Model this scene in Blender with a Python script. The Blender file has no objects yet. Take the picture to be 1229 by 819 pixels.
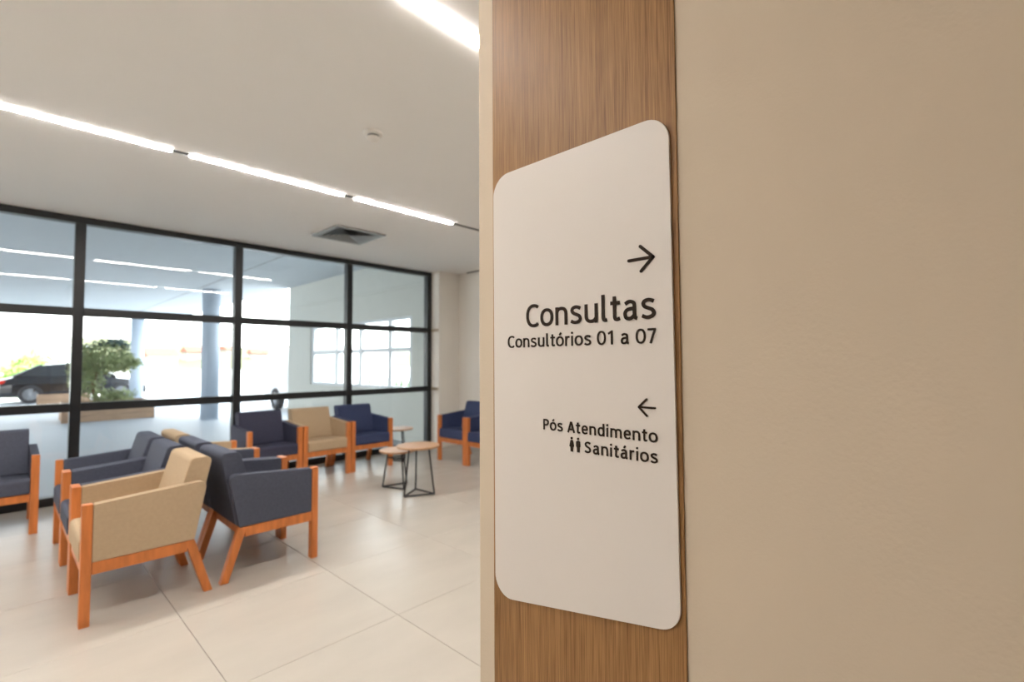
import bpy, bmesh, math, random
from mathutils import Vector, Matrix

random.seed(7)
SC = bpy.context.scene
COL = SC.collection
PI = math.pi
R = math.radians

# ------------------------------------------------------------------ camera
cam_d = bpy.data.cameras.new('camera')
cam = bpy.data.objects.new('camera', cam_d)
COL.objects.link(cam)
cam.matrix_world = Matrix((
    (0.68919, -0.02792, -0.72404, 0.0),
    (-0.72456, -0.03361, -0.68837, 0.0),
    (-0.00511, 0.99904, -0.04340, 1.37),
    (0, 0, 0, 1)))
cam_d.sensor_width = 36.0
cam_d.lens = 17.098
cam_d.clip_start = 0.02
cam_d.clip_end = 600
cam_d.dof.use_dof = True
cam_d.dof.focus_distance = 1.02
cam_d.dof.aperture_fstop = 2.8
SC.camera = cam

# ------------------------------------------------------------------ world, sun, exposure
world = bpy.data.worlds.new('sky')
SC.world = world
world.use_nodes = True
wn = world.node_tree.nodes
wl = world.node_tree.links
bg = wn['Background']
tc = wn.new('ShaderNodeTexCoord')
sep = wn.new('ShaderNodeSeparateXYZ')
ramp = wn.new('ShaderNodeValToRGB')
ramp.color_ramp.elements[0].position = 0.0
ramp.color_ramp.elements[0].color = (1.0, 0.985, 0.97, 1)
ramp.color_ramp.elements[1].position = 0.7
ramp.color_ramp.elements[1].color = (0.80, 0.90, 1.0, 1)
wl.new(tc.outputs['Generated'], sep.inputs[0])
wl.new(sep.outputs['Z'], ramp.inputs[0])
wl.new(ramp.outputs[0], bg.inputs[0])
bg.inputs[1].default_value = 5.5

sun_d = bpy.data.lights.new('sun', 'SUN')
sun_d.energy = 7.0
sun_d.angle = R(1.0)
sun_d.color = (1.0, 0.95, 0.88)
sun = bpy.data.objects.new('sun', sun_d)
sun.rotation_euler = (R(38), 0, R(30))
COL.objects.link(sun)

STRIP = 74.0
SC.view_settings.view_transform = 'Standard'
SC.view_settings.look = 'None'
SC.view_settings.gamma = 1.0
SC.view_settings.use_curve_mapping = False
SC.view_settings.exposure = 0.46


# ------------------------------------------------------------------ materials
def lin(c):
    return tuple(((v / 255.0) / 12.92 if v / 255.0 <= 0.04045 else ((v / 255.0 + 0.055) / 1.055) ** 2.4) for v in c) + (1.0,)


def mat(name, rgb, rough=0.5, metal=0.0, vary=0.06, scale=(8, 8, 8), bump=0.0, bscale=200.0, spec=0.5, coat=0.0, detail=4):
    m = bpy.data.materials.new(name)
    m.use_nodes = True
    n, l = m.node_tree.nodes, m.node_tree.links
    b = n['Principled BSDF']
    b.inputs['Roughness'].default_value = rough
    b.inputs['Metallic'].default_value = metal
    b.inputs['Specular IOR Level'].default_value = spec
    b.inputs['Coat Weight'].default_value = coat
    t = n.new('ShaderNodeTexCoord')
    mp = n.new('ShaderNodeMapping')
    mp.inputs['Scale'].default_value = scale
    nz = n.new('ShaderNodeTexNoise')
    nz.inputs['Scale'].default_value = 1.0
    nz.inputs['Detail'].default_value = detail
    r = n.new('ShaderNodeValToRGB')
    c = lin(rgb)
    r.color_ramp.elements[0].position = 0.3
    r.color_ramp.elements[1].position = 0.7
    r.color_ramp.elements[0].color = tuple(v * (1 - vary) for v in c[:3]) + (1,)
    r.color_ramp.elements[1].color = tuple(min(1, v * (1 + vary)) for v in c[:3]) + (1,)
    l.new(t.outputs['Object'], mp.inputs[0])
    l.new(mp.outputs[0], nz.inputs['Vector'])
    l.new(nz.outputs['Fac'], r.inputs[0])
    l.new(r.outputs[0], b.inputs['Base Color'])
    if bump:
        n2 = n.new('ShaderNodeTexNoise')
        n2.inputs['Scale'].default_value = bscale
        bp = n.new('ShaderNodeBump')
        bp.inputs['Strength'].default_value = bump
        bp.inputs['Distance'].default_value = 0.002
        l.new(t.outputs['Object'], n2.inputs['Vector'])
        l.new(n2.outputs['Fac'], bp.inputs['Height'])
        l.new(bp.outputs[0], b.inputs['Normal'])
    return m


def emit(name, rgb, s):
    m = bpy.data.materials.new(name)
    m.use_nodes = True
    n, l = m.node_tree.nodes, m.node_tree.links
    b = n['Principled BSDF']
    b.inputs['Base Color'].default_value = (0.9, 0.9, 0.9, 1)
    b.inputs['Emission Color'].default_value = rgb + (1,)
    b.inputs['Emission Strength'].default_value = s
    return m


def glass(name, tint=(0.93, 0.97, 0.96), ior=1.5):
    m = bpy.data.materials.new(name)
    m.use_nodes = True
    n, l = m.node_tree.nodes, m.node_tree.links
    n.remove(n['Principled BSDF'])
    out = n['Material Output']
    tr = n.new('ShaderNodeBsdfTransparent')
    tr.inputs[0].default_value = tint + (1,)
    gl = n.new('ShaderNodeBsdfGlossy')
    gl.inputs['Roughness'].default_value = 0.0
    fr = n.new('ShaderNodeFresnel')
    fr.inputs['IOR'].default_value = ior
    mx = n.new('ShaderNodeMixShader')
    ge = n.new('ShaderNodeNewGeometry')      # leaving the pane: no total reflection, as in a real parallel pane
    im = n.new('ShaderNodeMix')
    im.inputs[2].default_value = ior
    im.inputs[3].default_value = 1.0 / ior
    l.new(ge.outputs['Backfacing'], im.inputs[0])
    l.new(im.outputs[0], fr.inputs['IOR'])
    l.new(fr.outputs[0], mx.inputs[0])
    l.new(tr.outputs[0], mx.inputs[1])
    l.new(gl.outputs[0], mx.inputs[2])
    l.new(mx.outputs[0], out.inputs[0])
    return m


M = {}
M['wall'] = mat('wall_paint', (208, 192, 171), 0.75, vary=0.012, scale=(2, 2, 2), bump=0.25, bscale=160, spec=0.25)
M['wall_white'] = mat('white_wall_paint', (240, 235, 227), 0.8, vary=0.01, scale=(2, 2, 2), spec=0.2)
M['ceiling'] = mat('ceiling_paint', (249, 248, 246), 0.9, vary=0.01, scale=(1, 1, 1), spec=0.1)
M['tile'] = mat('porcelain_tile', (200, 192, 181), 0.25, vary=0.05, scale=(1.5, 4, 1), spec=0.45, detail=8)
M['grout'] = mat('grout', (182, 173, 161), 0.9)
M['frame'] = mat('black_aluminium', (30, 32, 35), 0.38, vary=0.04, spec=0.5)
M['glass'] = glass('window_glass', (0.965, 0.985, 0.98))
M['white_metal'] = mat('white_metal', (206, 211, 217), 0.4)
M['orange_wood'] = mat('orange_stained_wood', (206, 123, 66), 0.38, vary=0.16, scale=(30, 30, 5), spec=0.4)
M['beige_fabric'] = mat('beige_woven_fabric', (188, 165, 136), 0.85, vary=0.035, scale=(60, 60, 60), bump=0.5, bscale=420, spec=0.2)
M['grey_fabric'] = mat('charcoal_woven_fabric', (76, 80, 95), 0.7, vary=0.10, scale=(60, 60, 60), bump=0.5, bscale=420, spec=0.35)
M['dark_navy_fabric'] = mat('dark_navy_woven_fabric', (62, 63, 82), 0.75, vary=0.10, scale=(60, 60, 60), bump=0.5, bscale=420, spec=0.3)
M['navy_fabric'] = mat('navy_woven_fabric', (60, 70, 104), 0.75, vary=0.10, scale=(60, 60, 60), bump=0.5, bscale=420, spec=0.3)
M['table_wood'] = mat('light_oak_top', (196, 154, 118), 0.45, vary=0.10, scale=(6, 40, 6))
M['black_metal'] = mat('black_steel', (22, 22, 24), 0.45, spec=0.4)
M['diffuser'] = emit('lit_diffuser', (1.0, 0.955, 0.905), STRIP)
M['track'] = mat('dark_track', (58, 54, 50), 0.5)
M['vent'] = mat('grey_vent_metal', (150, 150, 148), 0.45, metal=0.3)
M['vent_dark'] = mat('vent_cavity', (84, 84, 84), 0.8)
M['plastic_white'] = mat('white_plastic', (236, 232, 226), 0.45)
M['sign'] = mat('white_acrylic', (222, 214, 207), 0.42, vary=0.008, scale=(2, 2, 2), spec=0.4)
M['letter'] = mat('dark_brown_letter', (44, 31, 20), 0.6, vary=0.03, spec=0.15)
M['bracket'] = mat('beige_metal', (190, 172, 146), 0.5)
M['concrete'] = mat('concrete_paving', (166, 171, 177), 0.55, vary=0.04, scale=(0.6, 0.6, 0.6), spec=0.4)
M['asphalt'] = mat('pale_paving', (205, 203, 198), 0.8, vary=0.05, scale=(0.2, 0.2, 0.2))
M['portico_wall'] = mat('portico_wall_paint', (200, 202, 196), 0.85, vary=0.02)
M['portico'] = mat('portico_ceiling_paint', (194, 200, 205), 0.85, vary=0.02)
M['column'] = mat('grey_column_paint', (172, 184, 198), 0.7, vary=0.02)
M['planter_wood'] = mat('planter_wood', (166, 138, 114), 0.75, vary=0.2, scale=(3, 12, 20))
M['soil'] = mat('soil', (92, 74, 58), 0.95, vary=0.2)
M['bark'] = mat('bark', (120, 98, 74), 0.9, vary=0.2)
M['leaf'] = mat('olive_leaf', (138, 150, 104), 0.6, vary=0.25, scale=(3, 3, 3))
M['leaf_blue'] = mat('blue_green_leaf', (72, 100, 100), 0.6, vary=0.25, scale=(3, 3, 3))
M['leaf_lime'] = mat('lime_leaf', (150, 184, 92), 0.6, vary=0.25, scale=(3, 3, 3))
M['leaf_garden'] = mat('garden_leaf', (70, 98, 48), 0.6, vary=0.15)
M['car_black'] = mat('black_car_paint', (26, 26, 30), 0.22, coat=0.6, vary=0.02)
M['car_white'] = mat('white_car_paint', (240, 240, 240), 0.25, coat=0.6, vary=0.01)
M['car_glass'] = mat('car_glass', (40, 44, 48), 0.05, spec=0.8)
M['tyre'] = mat('tyre_rubber', (52, 52, 55), 0.8)
M['rim'] = mat('alloy_rim', (140, 142, 146), 0.4, metal=0.4)
M['tail'] = mat('red_lamp', (190, 40, 30), 0.2)
M['headlamp'] = mat('clear_lamp', (225, 228, 230), 0.15)
M['house_white'] = mat('pale_render', (150, 145, 140), 0.85)
M['roof_tile'] = mat('red_roof_tile', (142, 92, 76), 0.85, vary=0.15)
M['grass'] = mat('dry_hillside', (110, 112, 76), 0.95, vary=0.2, scale=(0.05, 0.05, 0.05))


def wood_panel_mat():
    m = bpy.data.materials.new('oak_veneer')
    m.use_nodes = True
    n, l = m.node_tree.nodes, m.node_tree.links
    b = n['Principled BSDF']
    b.inputs['Roughness'].default_value = 0.5
    b.inputs['Specular IOR Level'].default_value = 0.35
    t = n.new('ShaderNodeTexCoord')
    fac = None
    for i, (s, zz, amt, d) in enumerate(((14, 0.5, 0.45, 3), (170, 2.6, 0.62, 6), (520, 11, 0.45, 4))):
        mp = n.new('ShaderNodeMapping')
        mp.inputs['Scale'].default_value = (s, s, zz)
        mp.inputs['Location'].default_value = (i * 3.1, i * 1.7, i)
        nz = n.new('ShaderNodeTexNoise')
        nz.inputs['Scale'].default_value = 1.0
        nz.inputs['Detail'].default_value = d
        l.new(t.outputs['Object'], mp.inputs[0])
        l.new(mp.outputs[0], nz.inputs['Vector'])
        if fac is None:
            fac = nz.outputs['Fac']
        else:
            mx = n.new('ShaderNodeMix')
            mx.inputs[0].default_value = amt
            l.new(fac, mx.inputs[2])
            l.new(nz.outputs['Fac'], mx.inputs[3])
            fac = mx.outputs[0]
    r = n.new('ShaderNodeValToRGB')
    r.color_ramp.elements[0].position = 0.36
    r.color_ramp.elements[0].color = lin((112, 76, 40))
    r.color_ramp.elements[1].position = 0.66
    r.color_ramp.elements[1].color = lin((176, 131, 80))
    l.new(fac, r.inputs[0])
    l.new(r.outputs[0], b.inputs['Base Color'])
    bp = n.new('ShaderNodeBump')
    bp.inputs['Strength'].default_value = 0.15
    bp.inputs['Distance'].default_value = 0.001
    l.new(fac, bp.inputs['Height'])
    l.new(bp.outputs[0], b.inputs['Normal'])
    return m


M['oak'] = wood_panel_mat()


# ------------------------------------------------------------------ helpers
def link(o, parent=None):
    COL.objects.link(o)
    if parent is not None:
        o.parent = parent
    return o


def tag(o, label=None, cat=None, group=None, kind=None):
    if label:
        o['label'] = label
    if cat:
        o['category'] = cat
    if group:
        o['group'] = group
    if kind:
        o['kind'] = kind
    return o


def empty(name, loc=(0, 0, 0), rz=0.0):
    o = bpy.data.objects.new(name, None)
    o.empty_display_size = 0.1
    o.location = loc
    o.rotation_euler = (0, 0, rz)
    return link(o)


def copy_tree(o, parent=None):
    c = o.copy()
    COL.objects.link(c)
    c.parent = parent
    for ch in [x for x in list(o.children)]:
        copy_tree(ch, c)
    return c


def finish(bm, name, m, parent=None, bevel=0.0, seg=2, smooth=False):
    bmesh.ops.recalc_face_normals(bm, faces=bm.faces)
    if bevel:
        es = [e for e in bm.edges if len(e.link_faces) == 2 and e.calc_face_angle(0) > 0.5]
        bmesh.ops.bevel(bm, geom=es, offset=bevel, segments=seg, profile=0.5, affect='EDGES', clamp_overlap=True)
    me = bpy.data.meshes.new(name)
    bm.to_mesh(me)
    bm.free()
    if smooth:
        for p in me.polygons:
            p.use_smooth = True
    me.materials.append(m)
    return link(bpy.data.objects.new(name, me), parent)


def bx(bm, x0, x1, y0, y1, z0, z1):
    vs = [bm.verts.new((x, y, z)) for z in (z0, z1) for y in (y0, y1) for x in (x0, x1)]
    for f in ((0, 1, 3, 2), (4, 5, 7, 6), (0, 1, 5, 4), (2, 3, 7, 6), (0, 2, 6, 4), (1, 3, 7, 5)):
        bm.faces.new([vs[i] for i in f])


def box(name, x0, x1, y0, y1, z0, z1, m, parent=None, bevel=0.0, seg=2):
    bm = bmesh.new()
    bx(bm, x0, x1, y0, y1, z0, z1)
    return finish(bm, name, m, parent, bevel, seg)


def pr(bm, pts, axis, a, b):
    """polygon pts (2D) extruded from a to b along axis"""
    def mk(p, t):
        if axis == 'x':
            return (t, p[0], p[1])
        if axis == 'y':
            return (p[0], t, p[1])
        return (p[0], p[1], t)
    v0 = [bm.verts.new(mk(p, a)) for p in pts]
    v1 = [bm.verts.new(mk(p, b)) for p in pts]
    n = len(pts)
    bm.faces.new(v0)
    bm.faces.new(v1)
    for i in range(n):
        bm.faces.new((v0[i], v0[(i + 1) % n], v1[(i + 1) % n], v1[i]))


def prism(name, pts, axis, a, b, m, parent=None, bevel=0.0, seg=2):
    bm = bmesh.new()
    pr(bm, pts, axis, a, b)
    return finish(bm, name, m, parent, bevel, seg)


def tb(bm, p, q, r, n=8, r2=None):
    p, q = Vector(p), Vector(q)
    d = (q - p).normalized()
    u = d.orthogonal().normalized()
    w = d.cross(u)
    r2 = r if r2 is None else r2
    a = [bm.verts.new(p + (u * math.cos(2 * PI * i / n) + w * math.sin(2 * PI * i / n)) * r) for i in range(n)]
    b = [bm.verts.new(q + (u * math.cos(2 * PI * i / n) + w * math.sin(2 * PI * i / n)) * r2) for i in range(n)]
    bm.faces.new(a)
    bm.faces.new(b)
    for i in range(n):
        bm.faces.new((a[i], a[(i + 1) % n], b[(i + 1) % n], b[i]))


def tube(name, p, q, r, m, parent=None, n=8, r2=None):
    bm = bmesh.new()
    tb(bm, p, q, r, n, r2)
    return finish(bm, name, m, parent)


def la(bm, prof, n=32, c=(0, 0, 0)):
    """lathe a (radius, z) profile about z"""
    rings = []
    for r, z in prof:
        if r < 1e-6:
            rings.append([bm.verts.new((c[0], c[1], c[2] + z))])
        else:
            rings.append([bm.verts.new((c[0] + r * math.cos(2 * PI * i / n), c[1] + r * math.sin(2 * PI * i / n), c[2] + z)) for i in range(n)])
    for a, b in zip(rings, rings[1:]):
        for i in range(n):
            j = (i + 1) % n
            if len(a) == 1:
                bm.faces.new((a[0], b[i], b[j]))
            elif len(b) == 1:
                bm.faces.new((a[i], a[j], b[0]))
            else:
                bm.faces.new((a[i], a[j], b[j], b[i]))


def lathe(name, prof, m, parent=None, n=32, smooth=True, c=(0, 0, 0)):
    bm = bmesh.new()
    la(bm, prof, n, c)
    o = finish(bm, name, m, parent, smooth=smooth)
    return o


def struct(o):
    o['kind'] = 'structure'
    return o


def round_poly(pts, rs, seg=6):
    """round the corners of a 2D polygon"""
    out = []
    n = len(pts)
    for i in range(n):
        p, a, b = Vector(pts[i]), Vector(pts[i - 1]), Vector(pts[(i + 1) % n])
        r = rs[i] if isinstance(rs, (list, tuple)) else rs
        if r <= 0:
            out.append(tuple(p))
            continue
        u, v = (a - p).normalized(), (b - p).normalized()
        half = math.acos(max(-1, min(1, u.dot(v)))) / 2
        t = r / math.tan(half)
        c = p + (u + v).normalized() * (r / math.sin(half))
        s, e = p + u * t - c, p + v * t - c
        a0 = math.atan2(s.y, s.x)
        da = math.atan2(e.y, e.x) - a0
        while da > PI:
            da -= 2 * PI
        while da < -PI:
            da += 2 * PI
        for k in range(seg + 1):
            g = a0 + da * k / seg
            out.append((c.x + r * math.cos(g), c.y + r * math.sin(g)))
    return out


# ================================================================== SETTING
CZ = 2.87          # ceiling height
YW = 6.55          # inner face plane of the window wall
XL, YB, XR = -3.9, -3.2, 5.345

# floor: a grout bed with every porcelain tile laid on it
floor = struct(box('floor', XL, XR, YB, YW + 0.1, -0.20, -0.010, M['grout']))
S, J = 0.82, 0.0026
cache = {}
xs = [0.71 + S * k for k in range(-6, 7)]
ys = [2.32 + S * k for k in range(-7, 7)]
for i in range(len(xs) - 1):
    for j in range(len(ys) - 1):
        x0, x1 = max(xs[i] + J / 2, XL), min(xs[i + 1] - J / 2, XR)
        y0, y1 = max(ys[j] + J / 2, YB), min(ys[j + 1] - J / 2, YW - 0.04)
        if x1 - x0 < 0.02 or y1 - y0 < 0.02:
            continue
        if x0 < 4.95 < x1 and y1 > 6.3:
            y1 = min(y1, 6.31)
        elif x0 > 4.9:
            y1 = min(y1, 6.31)
        if y1 - y0 < 0.02:
            continue
        key = (round(x1 - x0, 3), round(y1 - y0, 3))
        if key in cache:
            o = bpy.data.objects.new('tile', cache[key])
            link(o, floor)
        else:
            o = box('tile', 0, x1 - x0, 0, y1 - y0, -0.0098, 0.0, M['tile'], floor, bevel=0.0012, seg=1)
            cache[key] = o.data
        o.location = (x0, y0, random.uniform(-0.0003, 0.0))

ceiling = struct(box('ceiling', XL - 0.2, XR + 0.2, YB - 0.2, YW + 0.02, CZ, CZ + 0.35, M['ceiling']))
struct(box('wall_left', XL - 0.2, XL, YB - 0.2, YW + 0.1, -0.2, CZ - 0.001, M['wall_white']))
struct(box('wall_back', XL + 0.001, XR + 0.2, YB - 0.2, YB, -0.2, CZ - 0.001, M['oak']))
struct(box('wall_right', XR, XR + 0.2, YB + 0.001, 6.315, -0.2, CZ - 0.001, M['wall_white']))
struct(box('wall_far', 4.92, XR + 0.2, 6.316, 6.615, -0.2, CZ - 0.001, M['wall_white'], bevel=0.004))
struct(box('trim_1', 5.325, 5.344, YB + 0.02, 6.10, CZ - 0.014, CZ - 0.001, M['track']))   # shadow gap at the ceiling

# near wall that ends beside the camera
wn_ = struct(box('wall_near', 0.853, 1.06, YB + 0.001, 0.929, -0.009, CZ - 0.001, M['wall'], bevel=0.004))

# ------------------------------------------------------------------ window wall
win = struct(box('window_1', XL + 0.002, 4.918, YW - 0.035, YW + 0.065, 0.0, 0.085, M['frame'], bevel=0.003))
XM = [XL + 0.045, -2.40, -0.935, 0.528, 1.995, 3.46, 4.875]
fy0, fy1 = YW - 0.035, YW + 0.065
box('head_rail', XL + 0.002, 4.918, fy0, fy1, 2.80, 2.868, M['frame'], win, bevel=0.003)
for k, x in enumerate(XM):
    box('mullion', x - 0.042, x + 0.042, fy0, fy1, 0.086, 2.799, M['frame'], win, bevel=0.003)
for a, b in zip(XM, XM[1:]):
    for zt in (0.94, 1.90):
        box('transom', a + 0.043, b - 0.043, fy0 + 0.008, fy1 - 0.008, zt - 0.042, zt + 0.042, M['frame'], win, bevel=0.003)
    for z0, z1 in ((0.086, 0.897), (0.983, 1.857), (1.943, 2.799)):
        box('pane', a + 0.0425, b - 0.0425, YW + 0.010, YW + 0.018, z0, z1, M['glass'], win)
for zt in (0.94, 1.90):
    box('bracket', 4.911, 4.9195, 6.33, fy0 - 0.001, zt - 0.02, zt + 0.02, M['bracket'], win)

# ================================================================== WOOD PANEL + SIGN on the near wall
wp = box('wood_panel', 0.850, 0.8528, 0.386, 0.873, -0.008, CZ - 0.002, M['oak'], bevel=0.0006, seg=1)
tag(wp, 'tall oak veneer panel with vertical grain behind the white sign on the near wall', 'panel')

sign = empty('wayfinding_sign', (0, 0, 0))
tag(sign, 'large white wall sign with rounded corners, slanted bottom edge and dark brown lettering', 'sign')
SF = 0.8442     # front face of the sign
sp = [(0.8655, 1.834), (0.3985, 1.834), (0.3935, 0.888), (0.8625, 0.8015)]
prism('panel', round_poly(sp, [0.052, 0.050, 0.048, 0.048], 10), 'x', SF, 0.8498, M['sign'], sign, bevel=0.0008, seg=2)

# ---- lettering: stroke-built glyphs (units of cap height)


def ell(cx, cy, rx, ry, a0, a1, n=20, p=2.25):
    out = []
    for i in range(n + 1):
        a = R(a0 + (a1 - a0) * i / n)
        c, s = math.cos(a), math.sin(a)
        out.append((cx + rx * math.copysign(abs(c) ** (2 / p), c), cy + ry * math.copysign(abs(s) ** (2 / p), s)))
    return out


def spl(pts, n=5):
    P = [pts[0]] + list(pts) + [pts[-1]]
    out = []
    for i in range(1, len(P) - 2):
        p0, p1, p2, p3 = (Vector(q) for q in P[i - 1:i + 3])
        for k in range(n):
            t = k / n
            v = 0.5 * ((2 * p1) + (p2 - p0) * t + (2 * p0 - 5 * p1 + 4 * p2 - p3) * t * t + (3 * p1 - p0 - 3 * p2 + p3) * t ** 3)
            out.append((v.x, v.y))
    out.append(tuple(pts[-1]))
    return out


o_ = ell(.30, .383, .235, .320, 0, 360, 32)[:-1]
s_pts = [(.45, .635), (.36, .685), (.25, .700), (.14, .655), (.105, .56), (.16, .46), (.28, .395), (.40, .33), (.45, .215), (.40, .11), (.27, .064), (.16, .08), (.065, .135)]
a_st = [spl([(.11, .62), (.20, .685), (.30, .700), (.41, .64), (.43, .52)]) + [(.43, .20)] + spl([(.43, .18), (.455, .09), (.52, .05)]),
        spl([(.43, .43), (.30, .43), (.17, .39), (.105, .29), (.105, .20), (.14, .10), (.24, .062), (.34, .09), (.43, .19)])]
acc = [(.27, .87), (.39, 1.04)]
arch = lambda x0, w: [(x0, .50)] + ell(x0 + w / 2, .48, w / 2, .22, 160, 0, 12) + [(x0 + w, 0)]
G = {
    'C': (.64, [ell(.38, .5, .31, .445, 52, 308, 24)]),
    'o': (.60, [('c', o_)]),
    'ó': (.60, [('c', o_), acc]),
    'n': (.60, [[(.10, 0), (.10, .765)], arch(.10, .40)]),
    's': (.53, [spl(s_pts)]),
    'u': (.60, [[(.10, .765)] + ell(.30, .285, .20, .22, 180, 340, 12), [(.50, .765), (.50, 0)]]),
    'l': (.30, [[(.11, 1.07), (.11, .22)] + spl([(.11, .2), (.13, .1), (.19, .065), (.25, .08)])]),
    't': (.40, [[(.18, .96), (.18, .22)] + spl([(.18, .2), (.20, .1), (.27, .065), (.37, .1)]), [(.03, .70), (.37, .70)]]),
    'a': (.57, a_st),
    'á': (.57, a_st + [acc]),
    'r': (.38, [[(.10, 0), (.10, .765)], spl([(.10, .46), (.15, .61), (.23, .69), (.36, .69)])]),
    'i': (.23, [[(.11, 0), (.11, .765)], ('d', (.11, .99), .088)]),
    '0': (.61, [('c', ell(.30, .5, .235, .445, 0, 360, 32)[:-1])]),
    '1': (.46, [[(.31, 0), (.31, 1)], [(.34, .95), (.08, .78)]]),
    '7': (.51, [[(.04, .935), (.49, .935)], [(.455, .95), (.19, 0)]]),
    'P': (.60, [[(.12, 0), (.12, 1)], spl([(.12, .93), (.30, .93), (.44, .89), (.51, .78), (.51, .66), (.45, .52), (.33, .46), (.12, .46)])]),
    'A': (.64, [[(.055, 0), (.305, .97)], [(.335, .97), (.585, 0)], [(.14, .29), (.50, .29)]]),
    'e': (.57, [[(.10, .385), (.47, .385)], spl([(.485, .36), (.48, .50), (.44, .62), (.37, .68), (.29, .70), (.18, .65), (.11, .52), (.10, .36), (.14, .18), (.22, .09), (.32, .065), (.42, .09), (.49, .14)])]),
    'd': (.60, [[(.49, 1.07), (.49, 0)], ('c', ell(.295, .383, .20, .320, 0, 360, 28)[:-1])]),
    'm': (.93, [[(.10, 0), (.10, .765)], arch(.10, .365), arch(.465, .365)]),
    'S': (.60, [spl([(x * 1.08, y / .765 if y > .4 else y / .765) for x, y in s_pts])]),
    ' ': (.25, []),
}


def stroke(bm, pts, w, to3, closed=False, lift=0.0, dep=0.0016):
    n = len(pts)
    L, Rr = [], []
    for i in range(n):
        p = Vector(pts[i])
        a = Vector(pts[i - 1]) if (i > 0 or closed) else None
        b = Vector(pts[(i + 1) % n]) if (i < n - 1 or closed) else None
        d1 = (p - a).normalized() if a is not None and (p - a).length > 1e-9 else None
        d2 = (b - p).normalized() if b is not None and (b - p).length > 1e-9 else None
        d1 = d1 or d2
        d2 = d2 or d1
        t = (d1 + d2).normalized() if (d1 + d2).length > 1e-6 else d1
        nn = Vector((-t.y, t.x))
        k = max(0.5, nn.dot(Vector((-d1.y, d1.x))))
        L.append(p + nn * (w / 2 / k))
        Rr.append(p - nn * (w / 2 / k))
    top = [[bm.verts.new(to3(q, dep + lift)) for q in side] for side in (L, Rr)]
    bot = [[bm.verts.new(to3(q, 0.0)) for q in side] for side in (L, Rr)]
    rng = range(n if closed else n - 1)
    for i in rng:
        j = (i + 1) % n
        bm.faces.new((top[0][i], top[0][j], top[1][j], top[1][i]))
        bm.faces.new((top[0][i], bot[0][i], bot[0][j], top[0][j]))
        bm.faces.new((top[1][i], top[1][j], bot[1][j], bot[1][i]))
    if not closed:
        bm.faces.new((top[0][0], top[1][0], bot[1][0], bot[0][0]))
        bm.faces.new((top[0][-1], bot[0][-1], bot[1][-1], top[1][-1]))


def disc(bm, c, r, to3, dep=0.0016, sy=1.0, n=16):
    a = [bm.verts.new(to3(Vector((c[0] + r * math.cos(2 * PI * i / n), c[1] + sy * r * math.sin(2 * PI * i / n))), dep)) for i in range(n)]
    b = [bm.verts.new(to3(Vector((c[0] + r * math.cos(2 * PI * i / n), c[1] + sy * r * math.sin(2 * PI * i / n))), 0)) for i in range(n)]
    bm.faces.new(a)
    for i in range(n):
        bm.faces.new((a[i], a[(i + 1) % n], b[(i + 1) % n], b[i]))


def text_line(s, y_left, y_right, zb, cap, xs_, w):
    """lay a line between two y positions (reading towards smaller y) with its baseline at zb"""
    total = y_left - y_right
    nat = sum(G[c][0] for c in s) * xs_ * cap
    first, last = .06 * xs_ * cap, .05 * xs_ * cap
    track = (total - nat + first + last) / (len(s) - 1)
    u = -first
    bm = bmesh.new()
    k = 0
    for c in s:
        adv, sts = G[c]

        def to3(q, d, u=u):
            return (SF - d, y_left - (u + q.x), zb + q.y)
        for st in sts:
            k += 1
            lift = (k % 3) * 0.00003
            if st[0] == 'c':
                stroke(bm, [(x * xs_ * cap, y * cap) for x, y in st[1]], w * cap, to3, True, lift)
            elif st[0] == 'd':
                disc(bm, (st[1][0] * xs_ * cap, st[1][1] * cap), st[2] * cap, to3)
            else:
                stroke(bm, [(x * xs_ * cap, y * cap) for x, y in st], w * cap, to3, False, lift)
        u += adv * xs_ * cap + track
    me = bpy.data.meshes.new('lettering')
    bmesh.ops.recalc_face_normals(bm, faces=bm.faces)
    bm.to_mesh(me)
    bm.free()
    me.materials.append(M['letter'])
    return link(bpy.data.objects.new('lettering', me), sign)


def arrow(tip, tail, up, dn, w):
    bm = bmesh.new()
    to3 = lambda q, d: (SF - d, q.x, q.y)
    for i, (p, q) in enumerate(((tip, tail), (tip, up), (tip, dn))):
        stroke(bm, [p, q], w, to3, False, i * 0.00003)
        disc(bm, p, w / 2, to3, 0.0016 + 0.00009)
        disc(bm, q, w / 2, to3, 0.0016 + 0.0001)
    return finish(bm, 'arrow', M['letter'], sign)


t1 = text_line('Consultas', 0.7524, 0.4322, 1.4505, 0.0520, 1.20, 0.138)
t1['label'] = 'largest dark lettering line, reading Consultas'
t2 = text_line('Consultórios 01 a 07', 0.8138, 0.4322, 1.4042, 0.0282, 1.27, 0.140)
t2['label'] = 'lettering line reading Consultórios 01 a 07'
t3 = text_line('Pós Atendimento', 0.7060, 0.4325, 1.2190, 0.0236, 1.27, 0.150)
t3['label'] = 'lettering line reading Pós Atendimento'
t4 = text_line('Sanitários', 0.5941, 0.4322, 1.1806, 0.0240, 1.27, 0.150)
t4['label'] = 'lettering line reading Sanitários'
arrow((0.4335, 1.5673), (0.4850, 1.5670), (0.4598, 1.5915), (0.4588, 1.5435), 0.0062)['label'] = 'arrow pointing right'
arrow((0.4685, 1.2830), (0.4350, 1.2828), (0.4520, 1.2985), (0.4520, 1.2672), 0.0038)['label'] = 'smaller arrow pointing left'


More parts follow.
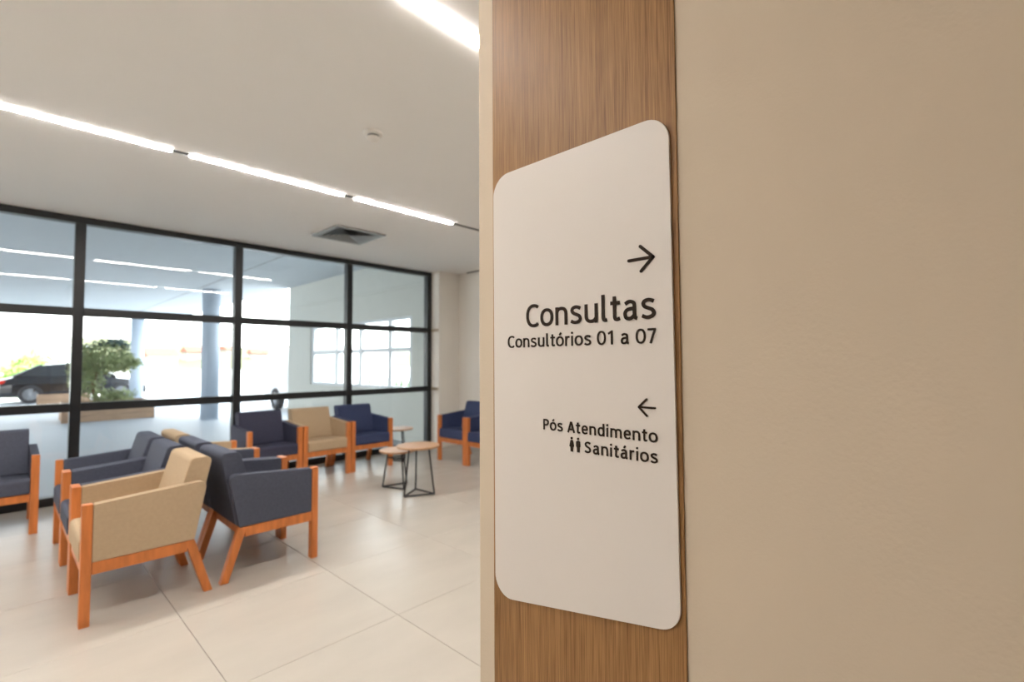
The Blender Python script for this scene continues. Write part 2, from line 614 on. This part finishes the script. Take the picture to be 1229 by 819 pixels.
def picto(yc, zb, h, body, lab):
    bm = bmesh.new()
    to3 = lambda q, d: (SF - d, yc - q.x, zb + q.y)
    disc(bm, (0, h * 0.92), h * 0.085, to3)
    pts = [(x * h, y * h) for x, y in body] + [(-x * h, y * h) for x, y in reversed(body)]
    a = [bm.verts.new(to3(Vector(p), 0.0016)) for p in pts]
    b = [bm.verts.new(to3(Vector(p), 0.0)) for p in pts]
    bm.faces.new(a)
    for i in range(len(a)):
        j = (i + 1) % len(a)
        bm.faces.new((a[i], a[j], b[j], b[i]))
    o = finish(bm, 'pictogram', M['letter'], sign)
    o['label'] = lab
    return o


picto(0.6281, 1.1795, 0.0305, [(.03, .80), (.10, .76), (.19, .36), (.11, .30), (.09, 0), (.012, 0)], 'pictogram of a woman')
picto(0.6113, 1.1795, 0.0305, [(.06, .80), (.16, .72), (.17, .40), (.11, .34), (.09, 0), (.012, 0)], 'pictogram of a man')

# ================================================================== CHAIRS
CW = 0.592     # chair width


def make_chair(fab, label, group):
    """armchair facing local -y; front face of the posts at y = 0, depth towards +y"""
    t = empty('armchair')
    tag(t, label, 'chair', group)
    W2 = CW / 2
    wood = M['orange_wood']
    for s in (-1, 1):
        xo, xi = s * W2, s * (W2 - 0.052)
        a, b = min(xo, xi), max(xo, xi)
        box('leg', a, b, 0.0, 0.045, 0.0, 0.632, wood, t, bevel=0.004)
        prism('leg', [(0.462, 0.327), (0.512, 0.327), (0.612, 0.0), (0.566, 0.0)], 'x', a + 0.003, b - 0.003, wood, t, bevel=0.003)
        box('side_rail', a + 0.002, b - 0.002, 0.046, 0.475, 0.263, 0.326, wood, t, bevel=0.003)
        poly = round_poly([(0.0465, 0.3275), (0.0465, 0.629), (0.575, 0.668), (0.512, 0.3285)], [0.004, 0.010, 0.035, 0.012], 4)
        prism('armrest', poly, 'x', a + 0.0, b + 0.0, fab, t, bevel=0.009, seg=2)
    iw = W2 - 0.054
    box('front_rail', -iw, iw, 0.006, 0.032, 0.263, 0.326, wood, t, bevel=0.003)
    box('rear_rail', -iw, iw, 0.470, 0.496, 0.268, 0.326, wood, t, bevel=0.003)
    seat = round_poly([(-0.006, 0.328), (-0.006, 0.452), (0.47, 0.425), (0.47, 0.328)], [0.008, 0.03, 0.01, 0.006], 4)
    prism('seat_cushion', seat, 'x', -iw, iw, fab, t, bevel=0.008)
    back = round_poly([(0.392, 0.43), (0.498, 0.800), (0.612, 0.800), (0.515, 0.330), (0.476, 0.330), (0.474, 0.43)], [0.01, 0.035, 0.03, 0.008, 0.004, 0.004], 5)
    prism('backrest', back, 'x', -iw, iw, fab, t, bevel=0.012)
    return t


protos = {}


def chair(fab, x, y, rz, label, group):
    """x, y = middle of the chair's front edge"""
    if fab not in protos:
        protos[fab] = t = make_chair(M[fab], label, group)
    else:
        t = copy_tree(protos[fab])
        tag(t, label, 'chair', group)
    t.location = (x, y, 0)
    t.rotation_euler = (0, 0, rz)
    return t


gA, gB, gW, gR = 'armchairs in the back-to-back row facing left', 'armchairs in the back-to-back row facing right', 'armchairs along the window wall', 'armchairs by the right wall'
# row A faces -x : local -y -> -x  => rotate by -90 deg
PA = 0.602
yA = 3.395 + CW / 2
chair('beige_fabric', 0.315, yA, -PI / 2, 'nearest beige armchair with orange wood legs, in front of two charcoal ones', gA)
chair('grey_fabric', 0.315, yA + PA, -PI / 2, 'charcoal armchair directly behind the nearest beige armchair, facing left', gA)
chair('grey_fabric', 0.315, yA + 2 * PA, -PI / 2, 'farthest left-facing charcoal armchair of the back-to-back row, nearest the window', gA)
yB = 3.415 + CW / 2
PB = 0.598
chair('grey_fabric', 1.585, yB, PI / 2, 'nearest charcoal armchair facing right, back to the nearest beige armchair', gB)
chair('grey_fabric', 1.585, yB + PB, PI / 2, 'middle right-facing charcoal armchair, mostly hidden behind the nearest charcoal one', gB)
chair('beige_fabric', 1.585, yB + 2 * PB, PI / 2, 'mostly hidden beige armchair at window end of the back-to-back row', gB)
# along the window, facing the camera side (-y)
chair('dark_navy_fabric', 2.148, 5.68, 0, 'dark charcoal-navy armchair before the window, left of the beige one', gW)
chair('beige_fabric', 2.753, 5.68, 0, 'beige armchair before the window between two dark armchairs', gW)
chair('navy_fabric', 3.362, 5.69, 0, 'bright navy blue armchair before the window, right of the beige one', gW)
chair('grey_fabric', -0.048, 5.565, 0, 'charcoal armchair before the window, cut off at the left edge of the photo', gW)
# right wall, facing -x
chair('navy_fabric', 4.285, 5.245, -PI / 2, 'navy armchair by the white corner right of the window, seen whole', gR)
chair('navy_fabric', 4.285, 4.645, -PI / 2, 'navy armchair cut off by the near wall edge, beside another navy one', gR)


# ================================================================== SIDE TABLES
def side_table(x, y, h, r, base, rot, label, mid=False):
    t = empty('side_table', (x, y, 0))
    tag(t, label, 'table', 'round side tables with wire bases')
    lathe('tabletop', [(0, h - 0.022), (r - 0.006, h - 0.022), (r, h - 0.016), (r, h - 0.004), (r - 0.004, h), (0, h)], M['table_wood'], t, 48, smooth=False)
    rr = 0.0085
    bp = [Vector((base * math.cos(rot + k * 2 * PI / 3), base * math.sin(rot + k * 2 * PI / 3), rr + 0.001)) for k in range(3)]
    tp = [Vector((0.66 * base * math.cos(rot + k * 2 * PI / 3), 0.66 * base * math.sin(rot + k * 2 * PI / 3), h - 0.03)) for k in range(3)]
    for k in range(3):
        tube('leg', bp[k], tp[k], rr, M['black_metal'], t)
        tube('base_bar', bp[k], bp[(k + 1) % 3], rr, M['black_metal'], t)
        tube('top_bar', tp[k], tp[(k + 1) % 3], rr, M['black_metal'], t)
    if mid:
        mp = [bp[k].lerp(tp[k], 0.84) for k in range(3)]
        for k in range(3):
            tube('brace_bar', mp[k], mp[(k + 1) % 3], rr * 0.8, M['black_metal'], t)
    return t


side_table(3.045, 4.26, 0.508, 0.222, 0.178, R(183), 'taller round oak side table with black wire base, standing in front')
side_table(3.062, 4.665, 0.412, 0.20, 0.162, R(140), 'lower round oak side table partly tucked behind the taller one', True)
side_table(3.905, 5.93, 0.45, 0.20, 0.155, R(20), 'round side table beside the navy window armchair, near the corner')


# ================================================================== CEILING FITTINGS
def light_line(yc, segs, label):
    x0, x1 = XL + 0.1, 3.90
    t = empty('linear_track_light', (0, yc, CZ))
    tag(t, label, 'light', 'linear ceiling track lights')
    box('track', x0, x1, -0.017, 0.017, -0.0063, -0.0005, M['track'], t)
    for a, b in segs:
        pts = round_poly([(a, -0.0215), (b, -0.0215), (b, 0.0215), (a, 0.0215)], 0.018, 4)
        prism('light_bar', pts, 'z', -0.0095, -0.0065, M['diffuser'], t)
    return t


segs = [(-3.72, -2.80), (-2.70, -1.62), (-1.52, -0.40), (-0.30, 0.789), (0.891, 2.069), (2.175, 3.319)]
light_line(4.03, segs, 'long slim lit ceiling track light nearer the window')
light_line(1.63, segs, 'lit ceiling track light at the top of the photo, nearer the camera')

v = empty('air_vent', (2.765, 5.25, CZ))
tag(v, 'square grey louvred air vent in the ceiling before the window', 'vent')
bm = bmesh.new()
for a, b, c, d in ((-.305, .305, -.305, -.265), (-.305, .305, .265, .305), (-.305, -.265, -.265, .265), (.265, .305, -.265, .265)):
    bx(bm, a, b, c, d, -0.020, -0.0005)
finish(bm, 'frame', M['vent'], v)
box('cavity', -.264, .264, -.264, .264, -0.004, -0.001, M['vent_dark'], v)
for k in range(5):
    r0 = 0.255 - k * 0.048
    r1 = r0 - 0.034
    for q in range(4):
        bm = bmesh.new()
        ca, sa = round(math.cos(q * PI / 2)), round(math.sin(q * PI / 2))
        ring = [(-r0, -r0, -0.019), (r0, -r0, -0.019), (r1, -r1, -0.006), (-r1, -r1, -0.006)]
        f = [bm.verts.new((ca * x - sa * y, sa * x + ca * y, z)) for x, y, z in ring]
        g = [bm.verts.new((ca * x - sa * y, sa * x + ca * y, z - 0.0015)) for x, y, z in ring]
        bm.faces.new(f)
        bm.faces.new(g)
        for i in range(4):
            bm.faces.new((f[i], f[(i + 1) % 4], g[(i + 1) % 4], g[i]))
        finish(bm, 'slat', M['vent'], v)

sd = empty('smoke_detector', (1.633, 2.79, CZ))
tag(sd, 'round white smoke detector on the ceiling', 'detector')
lathe('base', [(0, -0.0005), (0.060, -0.0005), (0.060, -0.014), (0.054, -0.020), (0, -0.020)], M['plastic_white'], sd)
lathe('slit_ring', [(0, -0.0202), (0.036, -0.0202), (0.036, -0.034), (0, -0.034)], M['vent'], sd)
lathe('cap', [(0, -0.0342), (0.040, -0.0342), (0.042, -0.040), (0.034, -0.052), (0.016, -0.058), (0, -0.059)], M['plastic_white'], sd)

# ================================================================== OUTSIDE
GZ = -0.02
struct(box('portico_floor', -30, 26, YW + 0.075, 25.5, -0.25, GZ, M['concrete']))
struct(box('ground', -220, 260, 25.51, 420, -0.25, GZ - 0.001, M['asphalt']))
struct(box('portico_ceiling', -14, 4.96, YW + 0.07, 24.5, 3.25, 3.65, M['portico']))
box('joint', 3.355, 3.375, YW + 0.08, 24.4, 3.247, 3.2495, M['track'], bpy.data.objects['portico_ceiling'])
bmb = bmesh.new()
bx(bmb, -14, 4.92, YW + 0.07, YW + 0.2, 2.93, 3.249)
struct(finish(bmb, 'wall_window_head', M['portico']))

# side wall of the portico with its white window
WX0, WX1 = 4.95, 5.12
y0w, y1w, wy0, wy1, wz0, wz1 = 6.617, 12.4, 7.12, 11.16, 0.88, 2.20
bm = bmesh.new()
bx(bm, WX0, WX1, y0w, wy0, GZ, 3.249)
bx(bm, WX0, WX1, wy1, y1w, GZ, 3.249)
bx(bm, WX0, WX1, wy0, wy1, GZ, wz0)
bx(bm, WX0, WX1, wy0, wy1, wz1, 3.249)
bx(bm, WX0 - 0.02, WX0, y0w, y1w, 2.70, 2.725)
struct(finish(bm, 'wall_portico', M['portico_wall']))
w2 = struct(box('window_2', WX0 + 0.03, WX0 + 0.10, wy0 + 0.001, wy1 - 0.001, wz0 + 0.001, wz0 + 0.06, M['white_metal']))
box('head_rail', WX0 + 0.03, WX0 + 0.10, wy0 + 0.001, wy1 - 0.001, wz1 - 0.05, wz1 - 0.001, M['white_metal'], w2)
yv = [wy0 + 0.056, 7.87, 8.95, 9.95, wy1 - 0.056]
for y in yv:
    box('mullion', WX0 + 0.03, WX0 + 0.10, y - 0.055, y + 0.055, wz0 + 0.061, wz1 - 0.051, M['white_metal'], w2)
for a, b in zip(yv, yv[1:]):
    box('transom', WX0 + 0.04, WX0 + 0.09, a + 0.056, b - 0.056, 1.57, 1.65, M['white_metal'], w2)
    for za, zb_ in ((wz0 + 0.061, 1.569), (1.651, wz1 - 0.051)):
        box('pane', WX0 + 0.06, WX0 + 0.066, a + 0.0555, b - 0.0555, za, zb_, M['glass'], w2)


def column(x, y, label):
    t = empty('column', (x, y, GZ))
    tag(t, label, 'column', 'round portico columns')
    lathe('shaft', [(0, 0.03), (0.20, 0.03), (0.20, 3.268), (0, 3.268)], M['column'], t, 32)
    lathe('base', [(0, 0.001), (0.21, 0.001), (0.21, 0.03), (0, 0.03)], M['column'], t, 32)


column(3.66, 14.0, 'nearer thick round grey portico column seen through the window')
column(3.41, 22.0, 'farther round portico column, right of the planted tree')


def planter(x0, x1, y0, y1, h, label):
    t = empty('planter', ((x0 + x1) / 2, (y0 + y1) / 2, GZ))
    tag(t, label, 'planter', 'wooden planters outside')
    a, b, c, d = -(x1 - x0) / 2, (x1 - x0) / 2, -(y1 - y0) / 2, (y1 - y0) / 2
    rows = 3
    bh = (h - 0.02) / rows
    for k in range(rows):
        z0 = 0.001 + k * (bh + 0.006)
        for yy in (c, d - 0.03):
            box('board', a, b, yy, yy + 0.03, z0, z0 + bh, M['planter_wood'], t, bevel=0.004, seg=1)
        for xx in (a, b - 0.03):
            box('board', xx, xx + 0.03, c + 0.031, d - 0.031, z0, z0 + bh, M['planter_wood'], t, bevel=0.004, seg=1)
    box('soil', a + 0.031, b - 0.031, c + 0.031, d - 0.031, 0.02, h - 0.06, M['soil'], t)
    for sx in (a, b):
        box('post', sx - 0.03 if sx < 0 else sx + 0.001, sx - 0.001 if sx < 0 else sx + 0.03, c - 0.02, c + 0.05, 0.001, h, M['planter_wood'], t, bevel=0.004, seg=1)
    return t


planter(1.05, 2.78, 15.55, 16.75, 0.46, 'long low wooden planter under the tree, outside the window')
planter(0.85, 2.05, 21.2, 22.2, 0.42, 'smaller wooden planter farther out, before the black car')


def leaf_cloud(name, m, parent, blobs, n, size, seed):
    rnd = random.Random(seed)
    vs, fs = [], []
    for (c, rad, share) in blobs:
        for _ in range(int(n * share)):
            while True:
                p = Vector((rnd.uniform(-1, 1), rnd.uniform(-1, 1), rnd.uniform(-1, 1)))
                if 0.1 < p.length < 1:
                    break
            p = Vector((c[0] + p.x * rad[0], c[1] + p.y * rad[1], c[2] + p.z * rad[2]))
            d = Vector((rnd.gauss(0, 1), rnd.gauss(0, 1), rnd.gauss(0.4, 1))).normalized()
            u = d.orthogonal().normalized()
            s = size * rnd.uniform(0.6, 1.3)
            k = len(vs)
            nrm = d.cross(u) * s * 0.06
            vs += [p, p + d * s * 0.5 + u * s * 0.16 + nrm, p + d * s, p + d * s * 0.5 - u * s * 0.16 + nrm]
            fs.append((k, k + 1, k + 2, k + 3))
    me = bpy.data.meshes.new(name)
    me.from_pydata([tuple(v_) for v_ in vs], [], fs)
    me.materials.append(m)
    o = link(bpy.data.objects.new(name, me), parent)
    o['kind'] = 'stuff'
    return o


tr = empty('tree', (1.72, 16.2, GZ + 0.401))
tag(tr, 'small leaning olive-green tree growing in the long wooden planter', 'tree')
bm = bmesh.new()
tb(bm, (0, 0, 0), (-0.08, 0, 0.45), 0.06, 8, 0.045)
tb(bm, (-0.08, 0, 0.44), (-0.02, 0, 0.9), 0.045, 8, 0.03)
tb(bm, (-0.02, 0, 0.88), (0.35, 0.1, 1.45), 0.03, 8, 0.012)
tb(bm, (-0.03, 0, 0.85), (-0.25, -0.1, 1.4), 0.028, 8, 0.012)
tb(bm, (0.05, 0, 1.0), (0.7, 0.1, 1.15), 0.02, 8, 0.008)
finish(bm, 'trunk', M['bark'], tr)
leaf_cloud('foliage', M['leaf'], tr, [((0.1, 0, 1.15), (.62, .55, .42), .5), ((-.22, 0, .75), (.38, .35, .6), .45), ((.45, 0, 1.0), (.36, .3, .26), .22), ((.75, 0, 1.02), (.14, .14, .1), .05)], 2600, 0.12, 1)
leaf_cloud('foliage', M['leaf_blue'], tr, [((0.30, 0, 1.52), (.26, .25, .13), .55), ((0.52, 0, 1.42), (.09, .1, .20), .3), ((-0.05, .1, 1.42), (.3, .25, .12), .15)], 420, 0.12, 2)['label'] = 'blue-green tips at the crown top'

sh = empty('shrub', (2.02, 15.98, GZ + 0.401))
tag(sh, 'low olive shrub spreading in the long planter, right of the tree trunk', 'shrub')
leaf_cloud('foliage', M['leaf'], sh, [((0, 0, 0.17), (.5, .25, .16), 1.0)], 500, 0.12, 3)
tube('stem', (0, 0, 0), (0, 0, 0.12), 0.02, M['bark'], sh)
sh = empty('shrub', (1.1, 29.5, GZ))
tag(sh, 'pale lime-green bush beyond the black car', 'shrub')
leaf_cloud('foliage', M['leaf_lime'], sh, [((0, 0, 1.0), (1.0, .7, .75), .6), ((-.5, 0, .6), (.8, .6, .55), .4)], 900, 0.35, 4)
tube('stem', (0, 0, 0), (0, 0, 0.9), 0.05, M['bark'], sh)


def blade_plant(x, y, h, seed, label):
    rnd = random.Random(seed)
    t = empty('agave', (x, y, GZ))
    tag(t, label, 'plant', 'spiky garden plants beyond the white window')
    for k in range(14):
        a = k * 2.4 + rnd.uniform(-.2, .2)
        tilt = rnd.uniform(0.08, 0.5)
        L = h * rnd.uniform(0.75, 1.1)
        bm = bmesh.new()
        pts = []
        for q in range(6):
            f = q / 5
            rad = L * f * math.sin(tilt) * (1 + 0.25 * f)
            z = L * f * math.cos(tilt) + 0.02
            wd = 0.075 * (1 - f) ** 0.7 * (0.6 + f) + 0.002
            c, s = math.cos(a), math.sin(a)
            pts.append([bm.verts.new((c * rad - s * w_, s * rad + c * w_, z + zz)) for w_, zz in ((-wd, 0.01), (0, -0.01), (wd, 0.01), (0, 0.004))])
        for r0, r1 in zip(pts, pts[1:]):
            for i in range(4):
                bm.faces.new((r0[i], r0[(i + 1) % 4], r1[(i + 1) % 4], r1[i]))
        bm.faces.new(pts[0])
        bm.faces.new(pts[-1])
        finish(bm, 'leaf', M['leaf_garden'], t)


blade_plant(6.0, 9.0, 1.38, 11, 'larger spiky garden plant seen through the right pane of the white window')
blade_plant(6.0, 10.40, 1.25, 12, 'smaller spiky garden plant seen through the middle pane of the white window')
blade_plant(5.75, 7.85, 1.1, 13, 'low spiky garden plant at the right edge of the white window')


# ------------------------------------------------------------------ cars
def car(paint, loc, rz, label):
    """length along local x, rear at -x; local origin on the ground at the middle"""
    t = empty('car', loc, rz)
    tag(t, label, 'car', None)
    # lower body: stations (x, top z, half width)
    st = [(-2.10, .62, .70), (-2.04, .86, .80), (-1.75, .95, .85), (-1.2, .97, .88), (-.4, .96, .89), (.5, .94, .89), (1.0, .90, .88), (1.5, .82, .86), (1.9, .72, .80), (2.10, .56, .70)]
    bm = bmesh.new()
    rings = []
    for x, zt, hw in st:
        prof = [(-hw * .93, .24), (-hw, .40), (-hw, zt * .72), (-hw * .93, zt - .03), (-hw * .8, zt), (hw * .8, zt), (hw * .93, zt - .03), (hw, zt * .72), (hw, .40), (hw * .93, .24)]
        rings.append([bm.verts.new((x, y, z)) for y, z in prof])
    for a, b in zip(rings, rings[1:]):
        n = len(a)
        for i in range(n):
            bm.faces.new((a[i], a[(i + 1) % n], b[(i + 1) % n], b[i]))
    bm.faces.new(rings[0])
    bm.faces.new(rings[-1])
    finish(bm, 'body', paint, t, smooth=False)
    # glass house
    gs = [(-1.72, .955, .70, .955), (-.95, .955, .76, 1.36), (-.2, .955, .78, 1.42), (.35, .955, .76, 1.36), (1.12, .90, .72, .905)]
    bm = bmesh.new()
    rings = []
    for x, zb, hw, zt in gs:
        rings.append([bm.verts.new((x, y, z)) for y, z in ((-hw, zb - .02), (-hw * (.80 if zt > 1.1 else .97), zt), (hw * (.80 if zt > 1.1 else .97), zt), (hw, zb - .02))])
    for a, b in zip(rings, rings[1:]):
        for i in range(4):
            bm.faces.new((a[i], a[(i + 1) % 4], b[(i + 1) % 4], b[i]))
    bm.faces.new(rings[0])
    bm.faces.new(rings[-1])
    finish(bm, 'window_glass', M['car_glass'], t)
    bm = bmesh.new()
    rs = [(-1.05, .58, 1.345), (-.7, .62, 1.42), (-.2, .63, 1.455), (.2, .62, 1.42), (.45, .58, 1.345)]
    rings = [[bm.verts.new((x, y, z)) for y, z in ((-hw, zt - .03), (-hw * .8, zt), (hw * .8, zt), (hw, zt - .03), (hw, zt - .05), (-hw, zt - .05))] for x, hw, zt in rs]
    for a, b in zip(rings, rings[1:]):
        for i in range(6):
            bm.faces.new((a[i], a[(i + 1) % 6], b[(i + 1) % 6], b[i]))
    bm.faces.new(rings[0])
    bm.faces.new(rings[-1])
    finish(bm, 'roof', paint, t)
    for s in (-1, 1):
        tube('pillar', (-1.72, s * .71, .95), (-1.0, s * .60, 1.37), .035, paint, t)
        tube('pillar', (-.30, s * .775, .95), (-.30, s * .635, 1.41), .03, paint, t)
        tube('pillar', (1.12, s * .71, .90), (.40, s * .60, 1.37), .03, paint, t)
        box('mirror', .72, .86, s * .93 - .07, s * .93 + .07, .93, 1.04, paint, t, bevel=.02)
        box('taillight', -2.105, -1.90, s * .70 - .09, s * .70 + .09, .70, .84, M['tail'], t, bevel=.02)
        box('headlight', 1.86, 2.06, s * .62 - .12, s * .62 + .12, .55, .66, M['headlamp'], t, bevel=.02)
        for x in (-1.28, 1.28):
            w = bpy.data.objects.new('wheel', None)
            link(w, t)
            w.location = (x, s * .82, .325)
            w.rotation_euler = (PI / 2, 0, 0)
            bm = bmesh.new()
            la(bm, [(.21, -.1), (.30, -.1), (.325, -.07), (.325, .07), (.30, .1), (.21, .1), (.21, -.1)], 28)
            finish(bm, 'tyre', M['tyre'], w, smooth=False)
            bm = bmesh.new()
            la(bm, [(0, -.06), (.209, -.06), (.209, .06), (0, .06)], 28)
            for k in range(10):
                a = k * PI / 5
                for zz in (-.085, .085):
                    tb(bm, (0, 0, zz), (.2 * math.cos(a), .2 * math.sin(a), zz), .025, 6, .018)
            finish(bm, 'rim', M['rim'], w)
    return t


car(M['car_black'], (2.05, 25.3, GZ), 0.0, 'black saloon car parked outside beyond the planters')

# white delivery van just past the end of the portico wall
vn = empty('van', (6.58, 13.85, GZ), PI / 2)
tag(vn, 'plain white delivery van partly hidden behind the end of the portico wall', 'van')
vp = round_poly([(-2.3, .35), (-2.3, 1.85), (1.35, 1.85), (1.85, 1.15), (2.35, .95), (2.35, .35)], [.1, .2, .25, .15, .15, .1], 5)
prism('body', vp, 'y', -.84, .84, M['car_white'], vn, bevel=.05)
prism('windscreen', [(1.43, 1.74), (1.80, 1.22), (1.83, 1.24), (1.47, 1.76)], 'y', -.70, .70, M['car_glass'], vn)
for s_ in (-1, 1):
    for x in (-1.45, 1.45):
        w = bpy.data.objects.new('wheel', None)
        link(w, vn)
        w.location = (x, s_ * .78, .325)
        w.rotation_euler = (PI / 2, 0, 0)
        bm = bmesh.new()
        la(bm, [(.21, -.1), (.30, -.1), (.325, -.07), (.325, .07), (.30, .1), (.21, .1), (.21, -.1)], 28)
        finish(bm, 'tyre', M['tyre'], w)
        lathe('rim', [(0, -.085), (.12, -.085), (.209, -.06), (.209, .06), (.12, .085), (0, .085)], M['rim'], w, 28)
box('bumper', 2.351, 2.42, -.8, .8, .36, .55, M['headlamp'], vn, bevel=.02)


# ------------------------------------------------------------------ far surroundings
gh = empty('gatehouse', (3.75, 60, GZ))
tag(gh, 'small pale hut with a grey window above the black car roof', 'building')
box('wall', -1.5, 1.5, -1.2, 1.2, 0, 3.0, M['house_white'], gh)
box('window', -1.1, 1.1, -1.25, -1.201, 1.5, 2.4, M['concrete'], gh)
box('roof', -1.7, 1.7, -1.4, 1.4, 3.001, 3.15, M['concrete'], gh)

bm = bmesh.new()
NX, NY = 40, 10
grid = []
for j in range(NY + 1):
    row = []
    for i in range(NX + 1):
        x = -120 + 360 * i / NX
        y = 110 + 260 * j / NY
        z = -0.5 + 0.055 * (y - 110) + 2.0 * math.sin(x * .04) * j / NY + 1.2 * math.sin(x * .11 + j)
        row.append(bm.verts.new((x, y, z if j else -0.6)))
    grid.append(row)
for j in range(NY):
    for i in range(NX):
        bm.faces.new((grid[j][i], grid[j][i + 1], grid[j + 1][i + 1], grid[j + 1][i]))
struct(finish(bm, 'hillside', M['grass'], smooth=True))
rnd = random.Random(5)
for k in range(9):
    y = 125 + 9 * ((k * 4) % 9)
    x = (0.185 + 0.052 * k) * y
    z = -0.5 + 0.055 * (y - 110) + 0.2
    t = empty('house', (x, y, z), rnd.uniform(-.5, .5))
    tag(t, 'pale distant house with a reddish roof on the far hillside', 'house', 'distant houses on the hillside')
    w_, d_, h_ = rnd.uniform(1.8, 2.9), rnd.uniform(1.6, 2.6), rnd.uniform(1.8, 2.6)
    box('wall', -w_, w_, -d_, d_, -2.5, h_, M['house_white'], t)
    bm = bmesh.new()
    pr(bm, [(-d_ - .4, h_ + .002), (d_ + .4, h_ + .002), (0, h_ + 1.5)], 'x', -w_ - .3, w_ + .3)
    finish(bm, 'roof', M['roof_tile'], t)

bpy.context.view_layer.update()
